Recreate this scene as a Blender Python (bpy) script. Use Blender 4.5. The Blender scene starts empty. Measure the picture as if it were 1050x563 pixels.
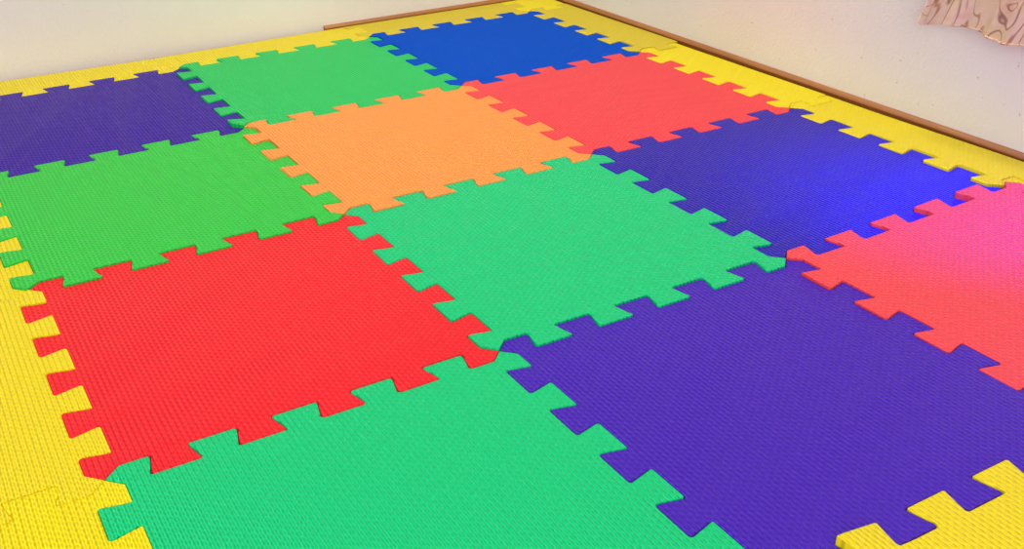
import bpy, bmesh, math, random
from mathutils import Matrix, Vector
random.seed(7)
C = bpy.context.scene.collection
S = 0.30          # one puzzle tile is 30 cm
T = 0.012         # foam thickness

# ------------------------------------------------------------------ camera
F_PX, CX, CY = 1068.22, 484.66, 282.41
R = [[0.8686082607376828, 0.49509716168258666, 0.019962211099097293],
     [-0.2470554357804938, 0.3978133153969925, 0.8835769223692554],
     [0.42951519301350516, -0.7724139865292844, 0.46786037701855665]]
t = [-2.2844374796557863, -0.7504293901371919, 4.576199450586889]
Rm = Matrix(R)
cpos = -(Rm.transposed() @ Vector(t))
def flip(v): return Vector((v[0], -v[1], -v[2]))
right, up, back = flip(R[0]), -flip(R[1]), -flip(R[2])
M = Matrix((right, up, back)).transposed().to_4x4()
M.translation = flip(cpos) * S + Vector((0, 0, T))
cd = bpy.data.cameras.new('camera'); cam = bpy.data.objects.new('camera', cd); C.objects.link(cam)
cam.matrix_world = M
cd.sensor_fit = 'HORIZONTAL'; cd.sensor_width = 36.0
cd.lens = F_PX / 1050 * 36.0
cd.shift_x = (525 - CX) / 1050
cd.shift_y = (CY - 281.5) / 1050
cd.clip_start = 0.01
cd.dof.use_dof = False
bpy.context.scene.camera = cam

def W(u, v, z=0.0):
    """lattice units (u right, v towards the viewer, z above the mat top) -> metres"""
    return Vector((u * S, -v * S, z * S + T))

# ------------------------------------------------------------------ light and exposure
sc = bpy.context.scene
sc.view_settings.view_transform = 'Standard'; sc.view_settings.look = 'None'
sc.view_settings.gamma = 1.0; sc.view_settings.use_curve_mapping = False
sc.view_settings.exposure = -0.12
wd = bpy.data.worlds.new('room_light'); sc.world = wd; wd.use_nodes = True
wd.node_tree.nodes['Background'].inputs[0].default_value = (1.0, 0.99, 0.98, 1)
wd.node_tree.nodes['Background'].inputs[1].default_value = 0.50

def area(name, loc, target, sx, sy, power, col):
    l = bpy.data.lights.new(name, 'AREA'); l.shape = 'RECTANGLE'; l.size = sx; l.size_y = sy
    l.energy = power; l.color = col
    o = bpy.data.objects.new(name, l); C.objects.link(o); o.location = loc
    o.rotation_euler = (Vector(target) - Vector(loc)).to_track_quat('-Z', 'Y').to_euler()
    return o
area('ceiling_lamp_light', (0.88, -0.35, 2.1), (0.5, -0.6, 0), 0.5, 0.5, 34, (1.0, 0.985, 0.96))
area('wall_fill_light', (-0.9, -2.3, 0.8), (0.8, 0.0, 0.3), 1.5, 1.1, 24, (1.0, 0.99, 1.0))  # unseen fill light added behind the camera to brighten the walls

def spot(name, loc, target, deg, blend, power, col, r):
    l = bpy.data.lights.new(name, 'SPOT'); l.spot_size = math.radians(deg); l.spot_blend = blend
    l.energy = power; l.color = col; l.shadow_soft_size = r
    o = bpy.data.objects.new(name, l); C.objects.link(o); o.location = loc
    o.rotation_euler = (Vector(target) - Vector(loc)).to_track_quat('-Z', 'Y').to_euler()
    return o
spot('blue_lamp_light', W(2.90, 3.85, 1.2), W(2.74, 3.06, 0), 52, 1.0, 30, (0.0, 0.0, 1.0), 0.03)

pl = bpy.data.lights.new('blue_glow_light', 'POINT'); pl.energy = 0.6; pl.color = (0.25, 0.2, 1.0); pl.shadow_soft_size = 0.02
po = bpy.data.objects.new('blue_glow_light', pl); C.objects.link(po); po.location = W(3.15, 3.30, 0.50)

# ------------------------------------------------------------------ materials
def srgb(r, g, b):
    f = lambda c: (c / 255 / 12.92) if c <= 10.3 else ((c / 255 + 0.055) / 1.055) ** 2.4
    return (f(r), f(g), f(b), 1)
class NT:
    def __init__(s, name):
        s.m = bpy.data.materials.new(name); s.m.use_nodes = True
        s.n = s.m.node_tree.nodes; s.l = s.m.node_tree.links; s.b = s.n['Principled BSDF']
    def add(s, typ, **k):
        n = s.n.new(typ)
        for a, b in k.items(): setattr(n, a, b)
        return n
    def math(s, op, a, b=None, c=None):
        n = s.add('ShaderNodeMath', operation=op)
        for i, x in enumerate((a, b, c)):
            if x is None: continue
            if isinstance(x, (int, float)): n.inputs[i].default_value = x
            else: s.l.new(x, n.inputs[i])
        return n.outputs[0]

def foam(name, rgb, rough=0.42, bump=1.0, spec=0.22):
    k = NT(name)
    tc = k.add('ShaderNodeTexCoord'); sp = k.add('ShaderNodeSeparateXYZ')
    k.l.new(tc.outputs['Object'], sp.inputs[0])
    x = k.math('DIVIDE', sp.outputs[0], 0.004); y = k.math('DIVIDE', sp.outputs[1], 0.003)
    # basket weave embossing: short raised dashes in staggered rows, 4 x 3 mm apart
    sx, sy = k.math('COSINE', k.math('MULTIPLY', x, math.pi)), k.math('COSINE', k.math('MULTIPLY', y, math.pi))
    chk = k.math('MULTIPLY', sx, sy)                       # +1 / -1 in neighbouring cells
    vx = k.math('COSINE', k.math('MULTIPLY', x, 2 * math.pi))
    h = k.math('MULTIPLY_ADD', chk, 0.42, k.math('MULTIPLY', vx, 0.72))
    bp = k.add('ShaderNodeBump'); bp.inputs['Strength'].default_value = bump
    bp.inputs['Distance'].default_value = 0.0012
    k.l.new(h, bp.inputs['Height'])
    nz = k.add('ShaderNodeTexNoise'); nz.inputs['Scale'].default_value = 9; nz.inputs['Detail'].default_value = 4
    k.l.new(tc.outputs['Object'], nz.inputs['Vector'])
    bp2 = k.add('ShaderNodeBump'); bp2.inputs['Strength'].default_value = 0.35; bp2.inputs['Distance'].default_value = 0.002
    k.l.new(nz.outputs[0], bp2.inputs['Height']); k.l.new(bp2.outputs[0], bp.inputs['Normal'])
    k.l.new(bp.outputs[0], k.b.inputs['Normal'])
    k.b.inputs['Base Color'].default_value = srgb(*rgb)
    k.b.inputs['Roughness'].default_value = rough
    k.b.inputs['Specular IOR Level'].default_value = spec
    return k.m

MAT = {
    'violet': foam('violet_foam', (74, 30, 188)),
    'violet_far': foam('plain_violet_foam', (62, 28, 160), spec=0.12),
    'violet_dark': foam('deep_violet_foam', (40, 24, 174)),
    'spring': foam('spring_green_foam', (8, 206, 98)),
    'leaf': foam('leaf_green_foam', (48, 208, 70)),
    'mint': foam('mint_green_foam', (0, 212, 128)),
    'blue': foam('blue_foam', (0, 84, 205), rough=0.7, spec=0.05),
    'orange': foam('orange_foam', (254, 160, 72)),
    'coral': foam('coral_foam', (254, 68, 76)),
    'coral_light': foam('light_coral_foam', (254, 78, 84)),
    'red': foam('red_foam', (254, 30, 44)),
    'yellow': foam('yellow_foam', (248, 224, 24)),
    'yellow_dull': foam('dull_yellow_foam', (228, 204, 40)),
    'yellow_bright': foam('bright_yellow_foam', (252, 230, 6)),
}

def wall_mat():
    k = NT('painted_plaster')
    tc = k.add('ShaderNodeTexCoord')
    nz = k.add('ShaderNodeTexNoise'); nz.inputs['Scale'].default_value = 3.2; nz.inputs['Detail'].default_value = 5
    k.l.new(tc.outputs['Object'], nz.inputs['Vector'])
    cr = k.add('ShaderNodeValToRGB')
    cr.color_ramp.elements[0].position = 0.35; cr.color_ramp.elements[0].color = srgb(238, 232, 224)
    cr.color_ramp.elements[1].position = 0.65; cr.color_ramp.elements[1].color = srgb(242, 238, 233)
    k.l.new(nz.outputs[0], cr.inputs[0])
    # a few small dark scuffs
    sn = k.add('ShaderNodeTexNoise'); sn.inputs['Scale'].default_value = 150; sn.inputs['Detail'].default_value = 2
    k.l.new(tc.outputs['Object'], sn.inputs['Vector'])
    sr = k.add('ShaderNodeValToRGB'); sr.color_ramp.elements[0].position = 0.72; sr.color_ramp.elements[0].color = (0, 0, 0, 1)
    sr.color_ramp.elements[1].position = 0.80; sr.color_ramp.elements[1].color = (0.5, 0.5, 0.5, 1)
    k.l.new(sn.outputs[0], sr.inputs[0])
    mx = k.add('ShaderNodeMix'); mx.data_type = 'RGBA'
    k.l.new(sr.outputs[0], mx.inputs[0]); k.l.new(cr.outputs[0], mx.inputs[6]); mx.inputs[7].default_value = srgb(150, 128, 104)
    k.l.new(mx.outputs[2], k.b.inputs['Base Color'])
    fn = k.add('ShaderNodeTexNoise'); fn.inputs['Scale'].default_value = 260; fn.inputs['Detail'].default_value = 3
    k.l.new(tc.outputs['Object'], fn.inputs['Vector'])
    bp = k.add('ShaderNodeBump'); bp.inputs['Strength'].default_value = 0.35; bp.inputs['Distance'].default_value = 0.0012
    k.l.new(fn.outputs[0], bp.inputs['Height'])
    b2 = k.add('ShaderNodeBump'); b2.inputs['Strength'].default_value = 0.3; b2.inputs['Distance'].default_value = 0.006
    k.l.new(nz.outputs[0], b2.inputs['Height']); k.l.new(b2.outputs[0], bp.inputs['Normal'])
    k.l.new(bp.outputs[0], k.b.inputs['Normal'])
    k.b.inputs['Roughness'].default_value = 0.85; k.b.inputs['Specular IOR Level'].default_value = 0.2
    return k.m
def wood_mat(name, dark, light, along):
    k = NT(name)
    tc = k.add('ShaderNodeTexCoord'); mp = k.add('ShaderNodeMapping')
    mp.inputs['Scale'].default_value = (3, 60, 90) if along == 'x' else (60, 3, 90)
    k.l.new(tc.outputs['Object'], mp.inputs[0])
    nz = k.add('ShaderNodeTexNoise'); nz.inputs['Scale'].default_value = 2.5; nz.inputs['Detail'].default_value = 6
    k.l.new(mp.outputs[0], nz.inputs['Vector'])
    cr = k.add('ShaderNodeValToRGB')
    cr.color_ramp.elements[0].position = 0.3; cr.color_ramp.elements[0].color = dark
    cr.color_ramp.elements[1].position = 0.7; cr.color_ramp.elements[1].color = light
    k.l.new(nz.outputs[0], cr.inputs[0]); k.l.new(cr.outputs[0], k.b.inputs['Base Color'])
    k.b.inputs['Roughness'].default_value = 0.5
    return k.m
def cloth_mat():
    k = NT('printed_curtain_cloth')
    tc = k.add('ShaderNodeTexCoord')
    mp = k.add('ShaderNodeMapping'); mp.inputs['Scale'].default_value = (1.5, 0.55, 1)
    k.l.new(tc.outputs['UV'], mp.inputs[0])
    n1 = k.add('ShaderNodeTexNoise'); n1.inputs['Scale'].default_value = 34; n1.inputs['Detail'].default_value = 3
    k.l.new(tc.outputs['UV'], n1.inputs['Vector'])
    base = k.add('ShaderNodeValToRGB')
    e = base.color_ramp.elements
    e[0].position = 0.36; e[0].color = srgb(232, 188, 160)
    e[1].position = 0.64; e[1].color = srgb(230, 200, 158)
    m_ = base.color_ramp.elements.new(0.5); m_.color = srgb(238, 206, 182)
    k.l.new(n1.outputs[0], base.inputs[0])
    # thin brown swirling outlines: bands where a smooth noise crosses set values
    n2 = k.add('ShaderNodeTexNoise'); n2.inputs['Scale'].default_value = 17; n2.inputs['Detail'].default_value = 1.5
    n2.inputs['Distortion'].default_value = 1.3
    k.l.new(mp.outputs[0], n2.inputs['Vector'])
    v = k.math('PINGPONG', k.math('MULTIPLY', n2.outputs[0], 9.0), 0.5)
    lr = k.add('ShaderNodeValToRGB')
    lr.color_ramp.elements[0].position = 0.02; lr.color_ramp.elements[0].color = (0.8, 0.8, 0.8, 1)
    lr.color_ramp.elements[1].position = 0.16; lr.color_ramp.elements[1].color = (0, 0, 0, 1)
    k.l.new(v, lr.inputs[0])
    n3 = k.add('ShaderNodeTexNoise'); n3.inputs['Scale'].default_value = 26
    k.l.new(tc.outputs['UV'], n3.inputs['Vector'])
    col = k.add('ShaderNodeValToRGB')
    col.color_ramp.elements[0].position = 0.42; col.color_ramp.elements[0].color = srgb(142, 82, 66)
    col.color_ramp.elements[1].position = 0.58; col.color_ramp.elements[1].color = srgb(190, 122, 66)
    k.l.new(n3.outputs[0], col.inputs[0])
    mx = k.add('ShaderNodeMix'); mx.data_type = 'RGBA'
    k.l.new(lr.outputs[0], mx.inputs[0]); k.l.new(base.outputs[0], mx.inputs[6]); k.l.new(col.outputs[0], mx.inputs[7])
    k.l.new(mx.outputs[2], k.b.inputs['Base Color'])
    k.b.inputs['Roughness'].default_value = 0.8
    return k.m
M_WALL = wall_mat()
M_TRIM_X = wood_mat('orange_brown_wood_back', srgb(150, 90, 32), srgb(176, 112, 46), 'x')
M_TRIM_Y = wood_mat('orange_brown_wood_right', srgb(146, 88, 36), srgb(172, 108, 50), 'y')
M_FLOOR = wood_mat('dark_wood_floor', srgb(96, 52, 20), srgb(132, 78, 36), 'x')
M_CLOTH = cloth_mat()

# ------------------------------------------------------------------ helpers
def link(name, bm, mat, parent=None, smooth=40):
    me = bpy.data.meshes.new(name); bm.normal_update(); bm.to_mesh(me); bm.free()
    me.materials.append(mat)
    for p in me.polygons: p.use_smooth = smooth > 0
    if smooth > 0: me.set_sharp_from_angle(angle=math.radians(smooth))
    o = bpy.data.objects.new(name, me); C.objects.link(o)
    if parent: o.parent = parent
    return o
def tag(o, label, cat, group=None):
    o['label'] = label; o['category'] = cat
    if group: o['group'] = group
    return o
def box_bm(a, b):
    bm = bmesh.new(); bmesh.ops.create_cube(bm, size=1)
    for v in bm.verts: v.co = Vector([a[i] + (b[i] - a[i]) * (v.co[i] + 0.5) for i in range(3)])
    return bm

# ------------------------------------------------------------------ the setting
WALL_U, WALL_V = 3.295, -0.29
wx, wy = WALL_U * S, -WALL_V * S
o = link('floor', box_bm((-1.6, -2.6, -0.05), (wx + 0.1, wy + 0.1, 0)), M_FLOOR, smooth=0); o['kind'] = 'structure'
o = link('wall_back', box_bm((-1.6, wy, 0), (wx + 0.1, wy + 0.1, 1.9)), M_WALL, smooth=0); o['kind'] = 'structure'
o = link('wall_right', box_bm((wx, -2.6, 0), (wx + 0.1, wy, 1.9)), M_WALL, smooth=0); o['kind'] = 'structure'

def trim_bm(length, depth, h):
    """low wooden board with an eased top edge; runs along +x, face towards -y"""
    prof = [(0, 0), (0, h), (-depth * 0.30, h - 0.0002), (-depth * 0.62, h - 0.0013), (-depth * 0.90, h - 0.0030), (-depth, h - 0.0040), (-depth, h - 0.0050), (-depth + 0.0035, h - 0.0056), (-depth + 0.0035, 0)]  # lip and set-back lower face added to shade the board's bottom edge
    bm = bmesh.new(); A = [bm.verts.new((0, y, z)) for y, z in prof]; B = [bm.verts.new((length, y, z)) for y, z in prof]
    n = len(prof)
    for i in range(n): bm.faces.new((A[i], A[(i + 1) % n], B[(i + 1) % n], B[i]))
    bm.faces.new(A[::-1]); bm.faces.new(B)
    bmesh.ops.recalc_face_normals(bm, faces=bm.faces)
    return bm
TU = 1.872       # the back board begins here
bm = trim_bm(wx - TU * S, 0.0062, T + 0.0150 * S)
for v in bm.verts: v.co += Vector((TU * S, wy, 0))
o = link('baseboard_back', bm, M_TRIM_X, smooth=35); o['kind'] = 'structure'
bm = trim_bm(wy - 0.0062 + 2.55, 0.0068, T + 0.0205 * S)
for v in bm.verts: v.co = Vector((wx + v.co.y, -2.55 + v.co.x, v.co.z))
bmesh.ops.recalc_face_normals(bm, faces=bm.faces)
o = link('baseboard_right', bm, M_TRIM_Y, smooth=35); o['kind'] = 'structure'

# ------------------------------------------------------------------ the puzzle mat
def pix(x, y):
    """where a sight line of the photograph meets the mat's top plane (lattice units)"""
    d = Rm.transposed() @ Vector(((x - CX) / F_PX, (y - CY) / F_PX, 1.0)); s = -cpos.z / d.z
    return (cpos.x + s * d.x, cpos.y + s * d.y)
MEAS = {(1, 0): (183.5, 70.2), (2, 0): (378.5, 37.8), (3, 0): (543, 11.2),
        (1, 1): (250, 131.3), (2, 1): (473, 87.6), (3, 1): (656, 53.3),
        (0, 2): (28.5, 298), (1, 2): (353, 220), (2, 2): (606.8, 158), (3, 2): (809.8, 110.5),
        (0, 3): (107.3, 492.4), (1, 3): (512, 359.6), (2, 3): (806, 266), (3, 3): (1028.3, 192.5)}
# the corners where four mats meet, as they lie in the room (a few millimetres off a perfect grid)
NODE = {k: pix(*v) for k, v in MEAS.items()}
NODE[(0, 0)] = (-0.020, NODE[(1, 0)][1]); NODE[(0, 1)] = (-0.012, 1.0)
NODE[(0, 4)] = (0.0, 3.985); NODE[(1, 4)] = (1.002, 3.980); NODE[(2, 4)] = (2.002, 3.990)
def node(i, j):
    if (i, j) in NODE: return NODE[(i, j)]
    ii = min(max(i, 0), 3); jj = min(max(j, 0), 4 if i < 3 else 3)
    if (ii, jj) not in NODE: jj = 3
    b = NODE[(ii, jj)]
    return (b[0] + (i - ii), b[1] + (j - jj))
DY = 0.0355
# dovetail edge: distance along the edge, sideways offset (mirror-symmetric about the middle)
HALF = [(0.037, 1), (0.108, 1), (0.091, -1), (0.209, -1), (0.191, 1), (0.309, 1), (0.291, -1), (0.409, -1), (0.391, 1), (0.509, 1)]
PROF = [(0, 0)] + HALF + [(1 - s, -d) for s, d in HALF[::-1]] + [(1, 0)]
def edge_pts(lim=None, end=False):
    """profile from s=0; with lim only the first lim (or, with end, the last lim) of it"""
    if lim is None: return [(s, d * DY) for s, d in PROF]
    if not end:
        q = [(s, d * DY) for s, d in PROF if s < lim - 0.004 and s < 0.31]
        # keep up to the tooth the cut falls in
        out = [p for p in [(s, d * DY) for s, d in PROF[:6]]]
        return out + [(lim, DY)]
    out = edge_pts(lim)
    return [(1 - s, -d) for s, d in out[::-1]]
def H(i, j, lo=0.0, hi=1.0):          # along u at line v=j, d>0 means towards -v
    if hi < 1: p = edge_pts(hi)
    elif lo > 0: p = edge_pts(1 - lo, True)
    else: p = edge_pts()
    return [(i + s, j - d) for s, d in p]
def V(i, j, lo=0.0, hi=1.0):          # along v at line u=i, d>0 means towards +u
    if hi < 1: p = edge_pts(hi)
    elif lo > 0: p = edge_pts(1 - lo, True)
    else: p = edge_pts()
    return [(i + d, j + s) for s, d in p]

def round_poly(pts, rad, n=5):
    out = []; N = len(pts)
    for k in range(N):
        p0, p, p1 = Vector(pts[k - 1]), Vector(pts[k]), Vector(pts[(k + 1) % N])
        a, b = (p0 - p), (p1 - p); la, lb = a.length, b.length
        a /= la; b /= lb
        ang = a.angle(b)
        if ang > 3.0 or rad[k] <= 0: out.append(p); continue
        d = min(rad[k] / math.tan(ang / 2), la * 0.42, lb * 0.42)
        r = d * math.tan(ang / 2)
        c = p + (a + b).normalized() * (r / math.sin(ang / 2))
        s, e = p + a * d, p + b * d
        for q in range(n + 1):
            w = q / n
            m = (s * (1 - w) + e * w) - c
            out.append(c + m.normalized() * r)
    return out
def clean(pts, eps=4e-4):
    out = []
    for p in pts:
        if not out or (p - out[-1]).length > eps: out.append(p)
    if (out[0] - out[-1]).length < eps: out.pop()
    return out
def offset(pts, d):
    """shift a closed outline inwards by d (outline orientation is found from its area)"""
    N = len(pts); A = sum(pts[k].x * pts[(k + 1) % N].y - pts[(k + 1) % N].x * pts[k].y for k in range(N))
    sg = 1 if A > 0 else -1; out = []
    for k in range(N):
        e0 = (pts[k] - pts[k - 1]).normalized(); e1 = (pts[(k + 1) % N] - pts[k]).normalized()
        n0, n1 = Vector((-e0.y, e0.x)) * sg, Vector((-e1.y, e1.x)) * sg
        m = n0 + n1
        m = m / max(m.length_squared, 0.5) * 2
        out.append(pts[k] + m * d)
    return out

def mat_piece(name, i, j, mat, lift=(0, 0, 0, 0), u0=0.0, u1=1.0, v0=0.0, v1=1.0, skew=(0, 0), shift=(0, 0), gap=0.0011, curl=None):
    """one piece of the mat in cell (i, j); u0..v1 cut it down to an edging strip.
    lift: height of the corners (0,0) (1,0) (1,1) (0,1); curl: (u, v, height, radius)"""
    outline = []
    # clockwise from the top left; where the piece is cut down its outer side simply joins the two joints
    if v0 <= 0: outline += H(i, j, u0, u1)
    if u1 >= 1:
        q = V(i + 1, j, v0, v1)
        if v0 > 0: q[0] = (q[0][0], q[0][1] - skew[1])
        outline += q
    elif v0 > 0: outline += [(i + u1, j + v0)]
    if v1 >= 1: outline += H(i, j + 1, u0, u1)[::-1]
    if u0 <= 0:
        q = V(i, j, v0, v1)[::-1]
        if v0 > 0: q[-1] = (q[-1][0], q[-1][1] - skew[0])
        outline += q
    pts = []
    for p in outline:
        p = Vector(p)
        if not pts or (p - pts[-1]).length > 1e-5: pts.append(p)
    if (pts[0] - pts[-1]).length < 1e-5: pts.pop()
    rad = []
    for p in pts:
        at_node = abs(p.x - round(p.x)) < 1e-6 and abs(p.y - round(p.y)) < 1e-6
        rad.append(0.0 if at_node else random.uniform(0.0045, 0.0090))
    pts = clean(round_poly(pts, rad))
    # warp to where the piece really lies
    q00, q10, q11, q01 = [Vector(node(*c)) for c in ((i, j), (i + 1, j), (i + 1, j + 1), (i, j + 1))]
    def warp(p):
        a, b = p.x - i, p.y - j
        return q00 * (1 - a) * (1 - b) + q10 * a * (1 - b) + q11 * a * b + q01 * (1 - a) * b + Vector(shift)
    pts = [warp(p) for p in pts]
    org = sum(pts, Vector((0, 0))) / len(pts)
    r = 0.0022
    rings = [(gap, -T / S), (gap, -r)]
    for k in (1, 2, 3):
        a = math.pi / 2 * k / 3
        rings.append((gap + r * (1 - math.cos(a)), -r + r * math.sin(a)))
    bm = bmesh.new(); RV = []
    for d, z in rings:
        RV.append([bm.verts.new((p.x, p.y, z)) for p in offset(pts, d)])
    N = len(pts)
    for a, b in zip(RV[:-1], RV[1:]):
        for k in range(N): bm.faces.new((a[k], a[(k + 1) % N], b[(k + 1) % N], b[k]))
    bm.faces.new(RV[-1]); bm.faces.new(RV[0][::-1])
    bmesh.ops.recalc_face_normals(bm, faces=bm.faces)
    if any(lift) or curl:
        lo_u, hi_u = min(p.x for p in pts), max(p.x for p in pts)
        lo_v, hi_v = min(p.y for p in pts), max(p.y for p in pts)
        for ax, lo, hi in ((0, lo_u, hi_u), (1, lo_v, hi_v)):
            st = 0.0625; c = lo + st
            while c < hi - 0.01:
                g = bm.verts[:] + bm.edges[:] + bm.faces[:]
                no = (1, 0, 0) if ax == 0 else (0, 1, 0)
                bmesh.ops.bisect_plane(bm, geom=g, plane_co=(c if ax == 0 else 0, c if ax == 1 else 0, 0), plane_no=no, dist=1e-6)
                c += st
    for v in bm.verts:
        a = min(max(v.co.x - i, 0), 1); b = min(max(v.co.y - j, 0), 1)
        # a lifted corner fades out quickly towards the middle of the piece
        f = lambda x: x * x * (3 - 2 * x)
        w = [f(max(0, 1 - a * 1.15)) * f(max(0, 1 - b * 1.15)), f(max(0, 1 - (1 - a) * 1.15)) * f(max(0, 1 - b * 1.15)),
             f(max(0, 1 - (1 - a) * 1.15)) * f(max(0, 1 - (1 - b) * 1.15)), f(max(0, 1 - a * 1.15)) * f(max(0, 1 - (1 - b) * 1.15))]
        z = v.co.z + sum(x * y for x, y in zip(w, lift))
        if curl:
            d = math.hypot(v.co.x - curl[0], v.co.y - curl[1]) / curl[3]
            if d < 1: z += curl[2] * f(1 - d)
        v.co = W(v.co.x, v.co.y, z) - Vector((org.x * S, -org.y * S, 0))
    bmesh.ops.reverse_faces(bm, faces=bm.faces)
    bmesh.ops.recalc_face_normals(bm, faces=bm.faces)
    ob = link(name, bm, mat, smooth=50)
    ob.location = (org.x * S, -org.y * S, 0)
    return ob

TG, CT = 'square foam puzzle tiles of the play mat', 'foam floor tile'
tiles = [
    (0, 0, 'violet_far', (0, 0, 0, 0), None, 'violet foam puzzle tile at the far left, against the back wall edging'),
    (1, 0, 'spring', (.008, 0, 0, .004), (0.93, 0.96, .013, .17), 'green foam puzzle tile at the back wall, between a violet tile and the blue tile'),
    (2, 0, 'blue', (.004, 0, 0, 0), None, 'bright blue foam puzzle tile in the far corner where the two walls meet'),
    (0, 1, 'leaf', (0, 0, .004, .005), None, 'leaf green foam puzzle tile between the violet far left tile and the red tile'),
    (1, 1, 'orange', (.007, 0, 0, .003), None, 'light orange foam puzzle tile, the only orange one on the mat'),
    (2, 1, 'coral', (0, 0, 0, 0), None, 'coral red foam puzzle tile near the right wall, in front of the bright blue tile'),
    (0, 2, 'red', (0, 0, 0, 0), None, 'saturated red foam puzzle tile beside the yellow edging on the left'),
    (1, 2, 'mint', (0, 0, .005, .004), None, 'mint green foam puzzle tile at the centre, between the orange and foreground violet tiles'),
    (2, 2, 'violet_dark', (0, 0, 0, 0), None, 'violet blue foam puzzle tile with a blue glow at its corner by the right wall'),
    (0, 3, 'mint', (.002, 0, 0, .003), None, 'mint green foam puzzle tile at the front, directly below the saturated red tile'),
    (1, 3, 'violet', (0, 0, 0, 0), None, 'large foreground violet foam puzzle tile in front of the central mint tile'),
    (2, 3, 'coral_light', (.006, .024, 0, 0), None, 'coral pink foam puzzle tile at the right edge, its far corner lifted'),
]
for i, j, m, lift, curl, lab in tiles:
    tag(mat_piece('foam_tile', i, j, MAT[m], lift, curl=curl), lab, CT, TG)

EG, CE = 'yellow edging strips around the play mat', 'foam edging strip'
OUT = 0.26
edges = [
    dict(i=0, j=-1, m='yellow', v0=1 - 0.255, skew=(0.012, -0.018), label='yellow foam edging strip at the back wall behind the violet far left tile'),
    dict(i=1, j=-1, m='yellow', v0=1 - 0.255, skew=(-0.012, 0.004), label='yellow foam edging strip at the back wall behind the green tile, where the baseboard begins'),
    dict(i=2, j=-1, m='yellow_dull', v0=1 - 0.262, label='dull yellow foam edging strip at the back wall behind the blue tile'),
    dict(i=3, j=-1, m='yellow_bright', v0=1 - 0.262, u1=0.262, label='small bright yellow foam corner piece where the two walls meet'),
    dict(i=3, j=0, m='yellow_dull', u1=0.268, lift=(0, 0, 0.006, 0.004), label='dull yellow foam edging strip between the blue tile and the right wall'),
    dict(i=3, j=1, m='yellow_bright', u1=0.250, lift=(0, 0, 0.002, 0.002), label='bright yellow foam edging strip between the coral red tile and the right wall'),
    dict(i=3, j=2, m='yellow', u1=0.250, lift=(0, 0, 0.008, 0.010), label='yellow foam edging strip between the violet blue tile and the right wall'),
    dict(i=3, j=3, m='yellow', u1=0.250, lift=(0.006, 0, 0, 0), label='yellow foam edging strip at the right picture edge, beside the coral pink tile'),
    dict(i=-1, j=1, m='yellow', u0=1 - OUT, lift=(0, 0, 0.0, 0), label='yellow foam edging strip at the left, beside the leaf green tile'),
    dict(i=-1, j=2, m='yellow', u0=1 - OUT, gap=0.0004, lift=(0, .004, 0.001, 0), label='yellow foam edging strip at the left, beside the red tile'),
    dict(i=-1, j=3, m='yellow_bright', u0=1 - OUT, gap=0.0004, label='bright yellow foam edging strip at the bottom left, beside the front mint tile'),
    dict(i=1, j=4, m='yellow', v1=OUT, lift=(0, .004, 0, 0), curl=(1.19, 3.97, 0.020, 0.16), label='yellow foam edging strip at the bottom right, in front of the foreground violet tile'),
]
for e in edges:
    i, j, m, lab = e.pop('i'), e.pop('j'), e.pop('m'), e.pop('label')
    tag(mat_piece('foam_edge_strip', i, j, MAT[m], **e), lab, CE, EG)

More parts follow.
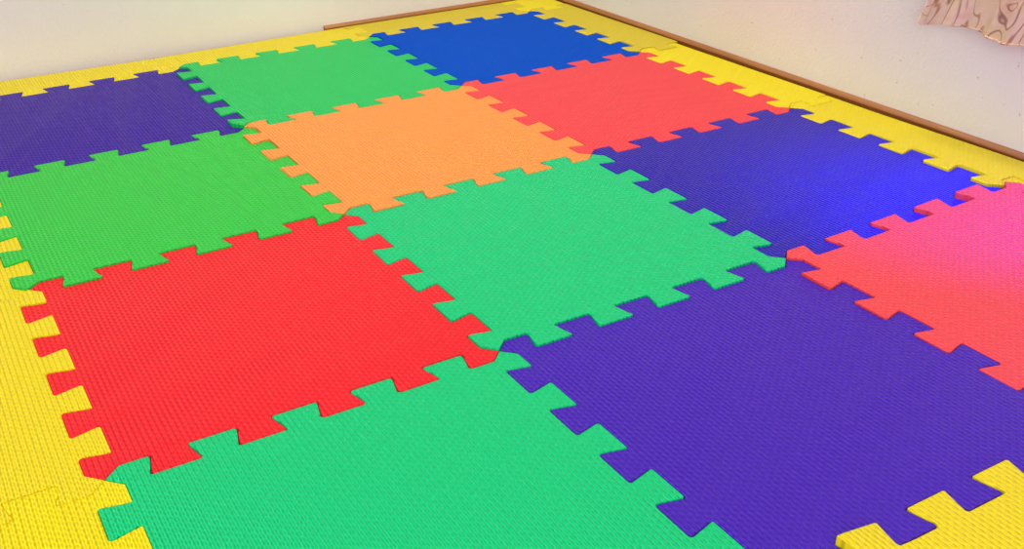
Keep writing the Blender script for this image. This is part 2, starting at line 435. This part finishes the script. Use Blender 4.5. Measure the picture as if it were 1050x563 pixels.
# ------------------------------------------------------------------ the curtain by the right wall
def hit_u(x, y, u):
    d = Rm.transposed() @ Vector(((x - CX) / F_PX, (y - CY) / F_PX, 1.0)); s = (u - cpos.x) / d.x
    return (cpos.y + s * d.y, -(cpos.z + s * d.z))
UC = 3.17
def curtain():
    root = bpy.data.objects.new('curtain', None); C.objects.link(root)
    hem_px = [(947, 25.2), (955, 25.0), (968, 25.1), (980, 26.6), (991, 28.2), (1002, 33), (1012, 38.2), (1022, 42), (1031, 46), (1040, 46.3), (1050, 48)]
    hem = [hit_u(x, y, UC) for x, y in hem_px]
    hem += [(hem[-1][0] + 0.12 * k, hem[-1][1] + 0.004 * math.sin(k * 2)) for k in range(1, 12)]
    top_z = 4.2
    def hemz(v):
        for (a, za), (b, zb) in zip(hem[:-1], hem[1:]):
            if a <= v <= b: return za + (zb - za) * (v - a) / (b - a)
        return hem[-1][1] if v > hem[-1][0] else hem[0][1]
    v_l, v_r = hem[0][0], hem[-1][0]
    lean = (hit_u(955, 0, UC)[0] - hit_u(944, 22, UC)[0]) / (hit_u(955, 0, UC)[1] - hit_u(944, 22, UC)[1])
    root.location = W(UC, (v_l + v_r) / 2, hem[0][1])
    base = Vector(root.location)
    NC, NR = 300, 60
    bm = bmesh.new(); uvl = bm.loops.layers.uv.new('UVMap'); grid = []
    for r in range(NR + 1):
        w = (r / NR) ** 2.0; row = []
        for c in range(NC + 1):
            a = c / NC
            v = v_l + (v_r - v_l) * a; zb = hemz(v)
            z = zb + (top_z - zb) * w
            dz = z - zb
            # cloth leans inwards near the left hem, then hangs straight
            v += lean * min(dz, 0.25) * (1 - a) ** 2
            d = (v_l + (v_r - v_l) * a - v_l)
            fold = 0.011 * math.sin(d * 34 + 0.8 * math.sin(d * 9)) + 0.006 * math.sin(d * 80 + 2 * math.sin(z * 3)) * (1 if 0.12 < d < 0.32 else 0.35)
            fold *= min(1, d / 0.08)
            row.append((bm.verts.new(W(UC + fold + 0.006 * math.sin(z * 9 + d * 14), v, z) - base), (a * 0.54, z * S)))
        grid.append(row)
    for r in range(NR):
        for c in range(NC):
            q = [grid[r][c], grid[r][c + 1], grid[r + 1][c + 1], grid[r + 1][c]]
            f = bm.faces.new([x[0] for x in q])
            for l, x in zip(f.loops, q): l[uvl].uv = x[1]
    g = link('cloth', bm, M_CLOTH, root, smooth=80)
    md = g.modifiers.new('thickness', 'SOLIDIFY'); md.thickness = 0.0012
    # rolled hem down the left side and along the bottom
    def tube(name, path, rad, mat):
        bm = bmesh.new(); uvl = bm.loops.layers.uv.new('UVMap'); rings = []
        for k, p in enumerate(path):
            tdir = (path[min(k + 1, len(path) - 1)] - path[max(k - 1, 0)]).normalized()
            n1 = tdir.cross(Vector((1, 0, 0))).normalized(); n2 = tdir.cross(n1)
            rr = rad[k] if isinstance(rad, list) else rad
            rings.append([bm.verts.new(p + (n1 * math.cos(a) + n2 * math.sin(a)) * rr - base) for a in [math.tau * q / 12 for q in range(12)]])
        for k in range(len(rings) - 1):
            for q in range(12):
                f = bm.faces.new((rings[k][q], rings[k][(q + 1) % 12], rings[k + 1][(q + 1) % 12], rings[k + 1][q]))
                for l, (aa, bb) in zip(f.loops, ((k, q), (k, q + 1), (k + 1, q + 1), (k + 1, q))): l[uvl].uv = (bb / 600, aa / 90)
        bm.faces.new(rings[0][::-1]); bm.faces.new(rings[-1])
        bmesh.ops.recalc_face_normals(bm, faces=bm.faces)
        return link(name, bm, mat, root, smooth=60)
    side = []; rad = []
    p0 = hit_u(943.5, 23.5, UC)
    for k in range(40):
        z = p0[1] + (top_z - p0[1]) * (k / 39) ** 2
        dz = z - p0[1]
        side.append(W(UC - 0.004, p0[0] + lean * min(dz, 0.25) + 0.004, z)); rad.append(0.0040 if k > 2 else (0.0030, 0.0044, 0.0043)[k])
    tube('side_hem', side, rad, M_CLOTH)
    bot = []
    for c in range(0, 301, 2):
        v = v_l + (v_r - v_l) * c / 300; d = v - v_l
        fold = 0.011 * math.sin(d * 34 + 0.8 * math.sin(d * 9)) + 0.006 * math.sin(d * 80 + 2 * math.sin(hemz(v) * 3)) * (1 if 0.12 < d < 0.32 else 0.35)
        fold *= min(1, d / 0.08)
        bot.append(W(UC + fold, v, hemz(v) + 0.003))
    tube('bottom_hem', bot, 0.0013, M_CLOTH)
    tag(root, 'cream and pink curtain with brown swirling print, its hem hanging at the right wall', 'curtain')
    rod_z = W(0, 0, top_z).z
    rr = bpy.data.objects.new('curtain_rod', None); C.objects.link(rr); rr.location = (UC * S, base.y, rod_z)
    def cyl(name, a, b, rad, par):
        bm = bmesh.new(); d = (b - a)
        bmesh.ops.create_cone(bm, cap_ends=True, segments=20, radius1=rad, radius2=rad, depth=d.length)
        mt = Matrix.Translation((a + b) / 2 - Vector(par.location)) @ d.to_track_quat('Z', 'Y').to_matrix().to_4x4()
        bmesh.ops.transform(bm, matrix=mt, verts=bm.verts)
        return link(name, bm, M_TRIM_Y, par, smooth=40)
    x = UC * S
    cyl('rod', Vector((x, -v_l * S + 0.05, rod_z + 0.006)), Vector((x, -v_r * S - 0.05, rod_z + 0.006)), 0.006, rr)
    for yy in (-v_l * S + 0.03, -v_r * S - 0.03):
        cyl('bracket', Vector((x, yy, rod_z + 0.006)), Vector((wx, yy, rod_z + 0.006)), 0.004, rr)
    tag(rr, 'thin wooden curtain rod on the right wall above the printed curtain', 'curtain rod')
curtain()
